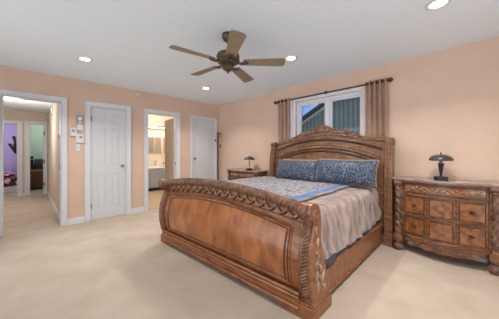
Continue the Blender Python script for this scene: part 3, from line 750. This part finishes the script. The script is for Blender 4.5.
# head posts
HP = [(0, 0), (0, .5), (.005, .9), (.02, 1.15), (.045, 1.27), (.06, 1.33), (.05, 1.365), (.055, 1.395), (.085, 1.415), (.125, 1.41), (.15, 1.385), (.155, 1.34), (.14, 1.25), (.125, 1.1), (.115, .8), (.115, .5), (.115, 0)]
SHP = smooth_poly(HP)
for sgn in (-1, 1):
    a, b = sorted((HC + sgn * HI, HC + sgn * HO))
    bm = B(); prism(bm, [(Y0 + y - .02, z) for y, z in SHP], 'x', a, b); p_ = obj('head_post', bm, M['headwood'], bed, smooth=True, bevel=.006, angle=40)
    bm = B(); tube(bm, [((a + b) / 2, Y0 + y - .02, z) for y, z in HP[1:6]], .014, 8, rf=lambda s, th: .016); obj('post_reed', bm, M['headwood'], p_, smooth=True)
    bm = B(); box(bm, a - .004, b + .004, Y0 - .04, Y0 + .115, 0, .12); box(bm, a - .002, b + .002, Y0 - .03, Y0 + .11, .12, .14); obj('post_plinth', bm, M['headwood'], p_, bevel=.004)
    xo = b if sgn > 0 else a
    bm = B(); ring(bm, (xo, Y0 + .075, 1.355), .03, .009, 'x', 18, 8); obj('scroll_rosette', bm, M['carved'], p_, smooth=True)

# ---------------------------------------------------------------- bedding
bedM = Matrix.Translation((BX, BY, 0)) @ Matrix.Rotation(BR, 4, 'Z')
def place(o): o.location = (BX, BY, 0); o.rotation_euler = (0, 0, BR); return o
bm = B(); box(bm, -.965, .965, .20, 1.93, .12, .40); t = place(obj('box_spring', bm, M['mattress'], bevel=.03)); tag(t, 'pale blue box spring showing as a strip above the side rail', 'box spring')
bm = B(); box(bm, -.94, .94, .21, 1.92, .402, .715); t = place(obj('mattress', bm, M['mattress'], bevel=.06)); tag(t, 'thick pale mattress under the satin comforter', 'mattress')
# comforter: profile across the bed, hanging over both sides
def cprof(s):
    """s -1..1 -> (x, z, side)"""
    sg = 1 if s >= 0 else -1; a = abs(s)
    top = .90; L1 = .90; R_ = .085
    arc = R_ * PI / 2; drop = .31; tot = L1 + arc + drop
    d = a * tot
    if d <= L1: return (sg * d, .745, 0)
    if d <= L1 + arc:
        th = (d - L1) / R_; return (sg * (L1 + R_ * math.sin(th)), .745 - R_ * (1 - math.cos(th)), th / (PI / 2))
    e = d - L1 - arc
    return (sg * (L1 + R_ + .03 * (e / drop)), .745 - R_ - e, 1 + e / drop)
def comf(a, b):
    s = a * 2 - 1; x, z, sd = cprof(s); y = .17 + 1.75 * b
    sg = 1 if s >= 0 else -1
    if sd > 0:
        w = min(sd, 2) / 2; x += sg * w * .010 * math.sin(y * 47 + 3 * noise.noise(Vector((y * 3, z * 5, 2))) + z * 16)
        fold = math.sin(y * 21 + 2.0 * math.sin(y * 6) + z * 7) * .014 * w + noise.noise(Vector((y * 7 + z * 4, z * 6, sg))) * .030 * w
        x += sg * fold + (.035 * sg * w if b < .18 else 0) * (1 - b / .18 if b < .18 else 0)
        if sd > 1: z += .022 * math.sin(y * 4.2 + .6) * (sd - 1)
    z += .006 * noise.noise(Vector((x * 5, y * 5, 1))) + (.006 * noise.noise(Vector((x * 14, y * 9, 3))))
    if b < .06: z -= (1 - b / .06) ** 2 * .10
    if sd > 0 and b > .93: z += 0
    return (x, y, z)
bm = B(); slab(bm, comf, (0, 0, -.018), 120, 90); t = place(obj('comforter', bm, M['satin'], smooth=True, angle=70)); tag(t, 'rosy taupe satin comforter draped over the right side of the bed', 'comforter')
bm = B(); tube(bm, [(1.0, .215, .40), (1.035, .25, .345), (1.045, .32, .322), (1.035, .42, .325), (1.015, .50, .335)], .022, 8, rf=lambda s, th: .012 + .018 * math.sin(PI * s)); obj('lining', bm, M['satinlining'], t, smooth=True)
# quilt on the top: quadrilateral with blue band on the right and foot edges
qt = thing('quilt', 'ivory and blue paisley quilt with a blue border spread over the comforter', 'quilt', (BX, BY, 0), BR)
def qs(x0, x1, y0, y1, zoff):
    def fn(a, b):
        y = y0 + (y1 - y0) * b
        xr = x1 if not callable(x1) else x1(y); xl = x0 if not callable(x0) else x0(y)
        x = xl + (xr - xl) * a
        z = .775 + zoff + .006 * noise.noise(Vector((x * 5, y * 5, 1))) + .006 * noise.noise(Vector((x * 14, y * 9, 3)))
        if x < -.9: z -= (abs(x) - .9) ** 1.5 * 2.2
        if y < .278: z -= ((.278 - y) / .108) ** 2 * .10
        return (x, y, z)
    return fn
E1 = lambda y: .735 - .03 * (y - .3)
E0 = lambda y: E1(y) - .125
EI = lambda y: E1(y) - .03
bm = B(); slab(bm, qs(-.985, E0, .185, 1.80, 0), (0, 0, -.016), 90, 60); obj('paisley_field', bm, M['paisley'], qt, smooth=True, angle=70)
bm = B(); slab(bm, qs(E0, EI, .185, 1.80, .001), (0, 0, -.016), 10, 60); obj('blue_border', bm, M['blueband'], qt, smooth=True, angle=70)
bm = B(); slab(bm, qs(EI, E1, .185, 1.80, .0), (0, 0, -.014), 4, 60); obj('satin_edge', bm, M['satin'], qt, smooth=True, angle=70)
# pillows
def pillow(name, label, w, h, th, m, loc, rx, ry=0, rz=0, pip=None, group=None):
    t = thing(name, label, 'pillow', loc, 0, group); t.rotation_euler = (rx, ry, rz)
    bm = B(); n = 28
    def side(sg):
        def fn(a, b):
            u, v = a * 2 - 1, b * 2 - 1
            k = (max(0, 1 - abs(u) ** 3.2) * max(0, 1 - abs(v) ** 2.4)) ** .55
            px = u * w / 2 * (1 - .03 * (1 - abs(u)) * 0 - .05 * abs(u) * (1 - v * v)); pz = v * h / 2 * (1 - .05 * abs(v) * (1 - u * u) * 1.0)
            return (px, sg * th / 2 * k + .008 * k * noise.noise(Vector((px * 9, pz * 9, sg))), pz)
        return fn
    grid(bm, side(-1), n * 2, n); grid(bm, side(1), n * 2, n)
    bmesh.ops.remove_doubles(bm, verts=bm.verts, dist=.0006)
    obj('cushion', bm, m, t, smooth=True, angle=80)
    if pip:
        f0 = side(-1); P = []
        for i in range(40): P.append(f0(i / 40, 0))
        for i in range(20): P.append(f0(1, i / 20))
        for i in range(40): P.append(f0(1 - i / 40, 1))
        for i in range(20): P.append(f0(0, 1 - i / 20))
        bm = B(); tube(bm, P, .005, 6, closed=True); obj('piping', bm, pip, t, smooth=True)
    return t
def bl(x, y, z): return tuple(bedM @ Vector((x, y, z)))
pillow('pillow', 'tan satin pillow standing behind the left navy pillow', .78, .37, .08, M['tanedge'], bl(-.20, 1.90, .93), math.radians(-12))
pillow('pillow', 'tan satin pillow standing behind the right navy pillow', .84, .38, .08, M['tanedge'], bl(.56, 1.90, .94), math.radians(-12))
pillow('pillow', 'long navy and silver damask pillow on the left of the bed', .78, .34, .17, M['damask'], bl(-.19, 1.755, .93), math.radians(-17), pip=M['tanedge'])
pillow('pillow', 'long navy and silver damask pillow on the right of the bed', .86, .36, .18, M['damask'], bl(.60, 1.745, .945), math.radians(-17), pip=M['tanedge'])

# ---------------------------------------------------------------- carved chests (right dresser, left nightstand)
def chest(label, loc, kind='carved_chest'):
    t = thing(kind, label, 'chest of drawers', loc, 0)
    w = .93; D0, Bw = .26, .095
    X0, X1 = -.375, .375
    def fy(x, off=0): return -(D0 + Bw * math.cos(PI * min(max(x / .78, -.5), .5))) - off
    # body
    bm = B(); n = 24
    poly = [(-.43, -.004), (-.43, -D0)] + [(X0 + (X1 - X0) * i / n, fy(X0 + (X1 - X0) * i / n, -.012)) for i in range(n + 1)] + [(.43, -D0), (.43, -.004)]
    prism(bm, poly, 'z', .13, .868); obj('body', bm, M['chestwood'], t, bevel=.003)
    # top
    def topoly(g):
        P = [(-w / 2 - .012 * g / .01, 0), (-w / 2 - g, -D0 - .03 - g)]
        P += [(X0 - .02 + (X1 - X0 + .04) * i / n, fy(X0 + (X1 - X0) * i / n, .025 + g)) for i in range(n + 1)]
        P += [(w / 2 + g, -D0 - .03 - g), (w / 2 + g, 0)]
        P[0] = (-w / 2 - g, 0); return P
    bm = B(); prism(bm, topoly(.0), 'z', .868, .882); prism(bm, topoly(.014), 'z', .882, .905); obj('top', bm, M['chesttop'], t, bevel=.005)
    # drawers
    def face(xa, xb, za, zb, name, m, par, off, rim=True, g=.018):
        bm = B(); slab(bm, lambda a, b: (xa + (xb - xa) * a, fy(xa + (xb - xa) * a, off), za + (zb - za) * b), (0, .014, 0), 14, 4)
        d = obj(name, bm, M['chestwood'] if rim else m, par, smooth=True)
        if rim:
            bm = B(); slab(bm, lambda a, b: (xa + g + (xb - xa - 2 * g) * a, fy(xa + g + (xb - xa - 2 * g) * a, off + .006), za + g + (zb - za - 2 * g) * b), (0, .01, 0), 14, 4)
            obj('panel', bm, m, d, smooth=True)
            bm = B(); q = g * .95
            P = [(xa + q + (xb - xa - 2 * q) * i / 14, za + q) for i in range(15)] + [(xb - q, zb - q)]
            P = [(xa + q + (xb - xa - 2 * q) * i / 14, za + q) for i in range(15)] + [(xb - q - (xb - xa - 2 * q) * i / 14, zb - q) for i in range(15)]
            tube(bm, [(x, fy(x, off + .004), z) for x, z in P], .0045, 5, closed=True); obj('bead', bm, M['groove'], d, smooth=True)
        return d
    def knob_(par, x, z, big=False, off=.02):
        bm = B(); y = fy(x, off)
        ell(bm, (x, y - .012, z), (.013, .013, .013)); R_ = .034 if big else .026
        for k in range(8):
            a = k * PI / 4; ell(bm, (x + R_ * .6 * math.cos(a), y + .002, z + R_ * .6 * math.sin(a) * (1 if big else .6)), (R_ * .42, .006, R_ * .24), Matrix.Rotation(-a, 3, 'Y'), 1)
        obj('knob', bm, M['bronze'] if not big else M['carvedlight'], par, smooth=True)
    # long top drawer with scroll carving
    d = face(-.362, .362, .728, .856, 'drawer', M['chestpanel'], t, 0)
    bm = B()
    for s0, s1, za in ((-.33, -.03, .792), (.02, .17, .792)):
        P = []
        for i in range(40):
            x = s0 + (s1 - s0) * i / 39; P.append((x, fy(x, .010), za + .018 * math.sin((x - s0) * 42)))
        tube(bm, P, .006, 6)
        k = 0; x = s0
        while x < s1:
            ell(bm, (x, fy(x, .010), za - .016 * math.sin((x - s0) * 42)), (.02, .007, .009), Matrix.Rotation(.7 * (1 if k % 2 else -1), 3, 'Y'), 1); x += .037; k += 1
    obj('scroll_carving', bm, M['carvedlight'], d, smooth=True)
    bm = B()
    for k in range(5): x = .21 + .03 * k; ell(bm, (x, fy(x, .014), .792 + .008 * (-1) ** k), (.022, .008, .013), Matrix.Rotation(.6 * (-1) ** k, 3, 'Y'), 1)
    slab(bm, lambda a, b: (.19 + .155 * a, fy(.19 + .155 * a, .008), .77 + .06 * b), (0, .006, 0), 8, 2)
    obj('drawer_plaque', bm, M['carvedlight'], d, smooth=True)
    for (za, zb) in ((.478, .706), (.228, .456)):
        for (xa, xb) in ((-.362, -.130), (-.118, .118), (.130, .362)):
            d = face(xa, xb, za, zb, 'drawer', M['chestpanel'], t, 0, g=.022)
            knob_(d, (xa + xb) / 2, (za + zb) / 2, big=(xa == -.118))
    # mouldings between the tiers
    for z, r in ((.717, .007), (.467, .006), (.214, .012), (.196, .010), (.861, .007)):
        bm = B(); tube(bm, [(-.365 + .73 * i / 30, fy(-.365 + .73 * i / 30, .004), z) for i in range(31)], r, 6); obj('moulding', bm, M['chestwood'], t, smooth=True)
    # apron with scalloped lower edge
    bm = B()
    def az(x):
        a = abs(x) / .375
        return .085 + .075 * a ** 3 - .0 + .014 * abs(math.sin(a * 9.5)) + (.02 if a > .93 else 0)
    slab(bm, lambda a, b: (-.375 + .75 * a, fy(-.375 + .75 * a, .004), az(-.375 + .75 * a) + (.20 - az(-.375 + .75 * a)) * b), (0, .02, 0), 60, 3)
    ap = obj('apron', bm, M['chestwood'], t, smooth=True)
    bm = B()
    for k in range(-6, 7):
        x = k * .052; ell(bm, (x, fy(x, .006), .150 + .012 * (-1) ** k), (.026, .008, .011), Matrix.Rotation(.6 * (-1) ** k * (1 if k > 0 else -1), 3, 'Y'), 1)
    for k in range(5): an = (k - 2) * .5; ell(bm, (.03 * math.sin(an), fy(0, .008), .115 + .03 * math.cos(an)), (.009, .008, .026), Matrix.Rotation(an, 3, 'Y'), 1)
    obj('leaf_carving', bm, M['carved'], ap, smooth=True)
    # twisted columns, blocks, bun feet
    for sg in (-1, 1):
        cx, cy = sg * .418, -D0 - .005
        bm = B(); prof = [(.031, .24 + .565 * i / 140) for i in range(141)]
        lathe(bm, prof, (cx, cy, 0), 24, rf=lambda z, th: 1 + .24 * math.cos(3 * (th - sg * z * 24)))
        c_ = obj('twisted_column', bm, M['carved'], t, smooth=True, angle=80)
        bm = B(); lathe(bm, [(.044, .2), (.046, .215), (.038, .225), (.042, .235), (.034, .245)], (cx, cy, 0), 20); obj('column_ring', bm, M['chestwood'], c_, smooth=True)
        bm = B(); lathe(bm, [(.034, .80), (.044, .81), (.036, .82), (.044, .83)], (cx, cy, 0), 20); obj('column_ring', bm, M['chestwood'], c_, smooth=True)
        bm = B(); box(bm, cx - .044, cx + .044, cy - .038, cy + .04, .83, .868); obj('column_block', bm, M['chestwood'], c_, bevel=.005)
        bm = B(); box(bm, cx - .05, cx + .05, cy - .046, cy + .05, .135, .2); obj('column_block', bm, M['chestwood'], c_, bevel=.005)
        for fy_ in (cy, -.06):
            bm = B(); lathe(bm, [(.03, 0), (.05, .012), (.060, .04), (.056, .07), (.04, .09), (.034, .1), (.05, .11), (.054, .125), (.05, .135)], (cx, fy_, 0), 24); obj('bun_foot', bm, M['carved'], t, smooth=True)
    return t
dresser = chest('carved wooden chest with twisted columns under the mushroom lamp, right of the bed', (-.286, YW - .016, 0))
ns = copy_tree(dresser); ns.location = (-3.61, YW - .016, 0); ns.scale = (1.07, 1, .93); ns['label'] = 'carved wooden chest partly hidden behind the footboard, left of the bed'
for o_ in (dresser, ns): o_['group'] = 'carved bedside chests'

# table lamps
def lamp(label, loc, sc=1.0, slim=False):
    t = thing('table_lamp', label, 'table lamp', loc); t.scale = (sc, sc, sc)
    bm = B(); lathe(bm, [(.062, 0), (.066, .005), (.066, .03), (.06, .036), (.02, .04)], n=28); obj('base', bm, M['lampblack'], t, smooth=True)
    bm = B(); k = .4 if slim else 1; lathe(bm, [(.012 * k, .038), (.012 * k, .05), (.014 * k, .08), (.026 * k, .16), (.03 * k, .178), (.024 * k, .19)], n=20); obj('stem', bm, M['lampblack'], t, smooth=True)
    bm = B(); ell(bm, (0, 0, .195), (.02 * k, .02 * k, .02 * k)); tube(bm, [(0, 0, .2), (0, 0, .27)], .007, 8); obj('neck', bm, M['chrome'], t, smooth=True)
    bm = B(); prof = []
    for i in range(11):
        a = i / 10 * PI / 2; prof.append((.112 * math.cos(a) + .0015, .225 + .068 * math.sin(a)))
    inner = [(r * .95 + .0, z - .004) for r, z in prof[::-1]]
    lathe(bm, inner[::-1][:1] + prof, n=32); obj('lamp_shade', bm, M['lampshade'], t, smooth=True)
    bm = B(); tube(bm, [(0, 0, .29), (0, 0, .305)], .005, 8); ell(bm, (0, 0, .31), (.009, .009, .009), sub=1); obj('finial', bm, M['dark'], t, smooth=True)
    return t
lamp('mushroom table lamp with domed pewter shade on the chest right of the bed', (-.30, 3.42, .905))
lamp('slim mushroom table lamp on the chest left of the bed', (-3.475, 3.42, .842), 1.0, True)

# ---------------------------------------------------------------- coat stand in the corner
t = thing('coat_stand', 'thin dark metal coat stand in the corner beside the narrow white door', 'coat stand', (-4.66, 3.46, 0))
bm = B(); tube(bm, [(0, 0, .02), (0, 0, 1.70)], .019, 10); obj('pole', bm, M['standwood'], t, smooth=True)
bm = B(); ell(bm, (0, 0, 1.72), (.022, .022, .028)); obj('finial', bm, M['bronze'], t, smooth=True)
for k in range(3):
    a = k * 2.09 + .5; bm = B(); tube(bm, [(0, 0, .12), (.07 * math.cos(a), .07 * math.sin(a), .08), (.13 * math.cos(a), .13 * math.sin(a), .008)], .009, 8); obj('foot', bm, M['bronze'], t, smooth=True)
for (z, a) in ((1.66, .6), (1.50, 3.9), (1.36, .9), (1.60, 2.4)):
    bm = B(); ca, sa = math.cos(a), math.sin(a)
    tube(bm, [(0, 0, z - .03), (.03 * ca, .03 * sa, z - .035), (.055 * ca, .055 * sa, z), (.06 * ca, .06 * sa, z + .03)], .006, 8); ell(bm, (.06 * ca, .06 * sa, z + .035), (.024, .024, .024), sub=2)
    obj('hook', bm, M['standwood'], t, smooth=True)

# ---------------------------------------------------------------- small boxes on the wall beside door 1
def wbox(name, label, cat, y0, y1, z0_, z1_, d=.03, m='plastic', inner=None):
    t = thing(name, label, cat, (XL, (y0 + y1) / 2, (z0_ + z1_) / 2)); w, h = (y1 - y0) / 2, (z1_ - z0_) / 2
    bm = B(); box(bm, 0, d, -w, w, -h, h); obj('case', bm, M[m], t, bevel=.006)
    if inner:
        for (nm, a, b, c, e, mm) in inner:
            bm = B(); box(bm, d, d + .006, a * w, b * w, c * h, e * h); obj(nm, bm, M[mm], t, bevel=.002)
    return t
wbox('intercom', 'grey and white control box, topmost of the boxes on the wall strip', 'control box', .60, .685, 1.70, 1.865, .035, 'greyplastic', [('display', -.5, .6, -.1, .6, 'plastic'), ('button', -.4, .4, -.8, -.5, 'plastic')])
wbox('alarm_keypad', 'white control box directly under the topmost grey one on the wall strip', 'control box', .605, .69, 1.60, 1.70, .03, 'plastic', [('flap', -.8, .8, -.6, .3, 'plastic')])
wbox('room_thermostat', 'small white thermostat box left of the lower control boxes', 'thermostat', .515, .60, 1.50, 1.64, .028, 'plastic', [('display', -.6, .5, 0, .6, 'greyplastic')])
wbox('remote_holder', 'wide white box just above the light switch on the wall strip', 'control box', .585, .70, 1.385, 1.53, .03, 'plastic', [('dial', -.1, .6, .1, .7, 'greyplastic')])
wbox('light_switch', 'white light switch plate, lowest of the boxes on the wall strip', 'light switch', .592, .65, 1.24, 1.37, .008, 'plastic', [('rocker', -.35, .35, -.4, .4, 'plastic')])
wbox('motion_sensor', 'tiny white sensor box high on the peach wall between the two doorways', 'sensor', 1.56, 1.61, 2.36, 2.42, .03, 'plastic')
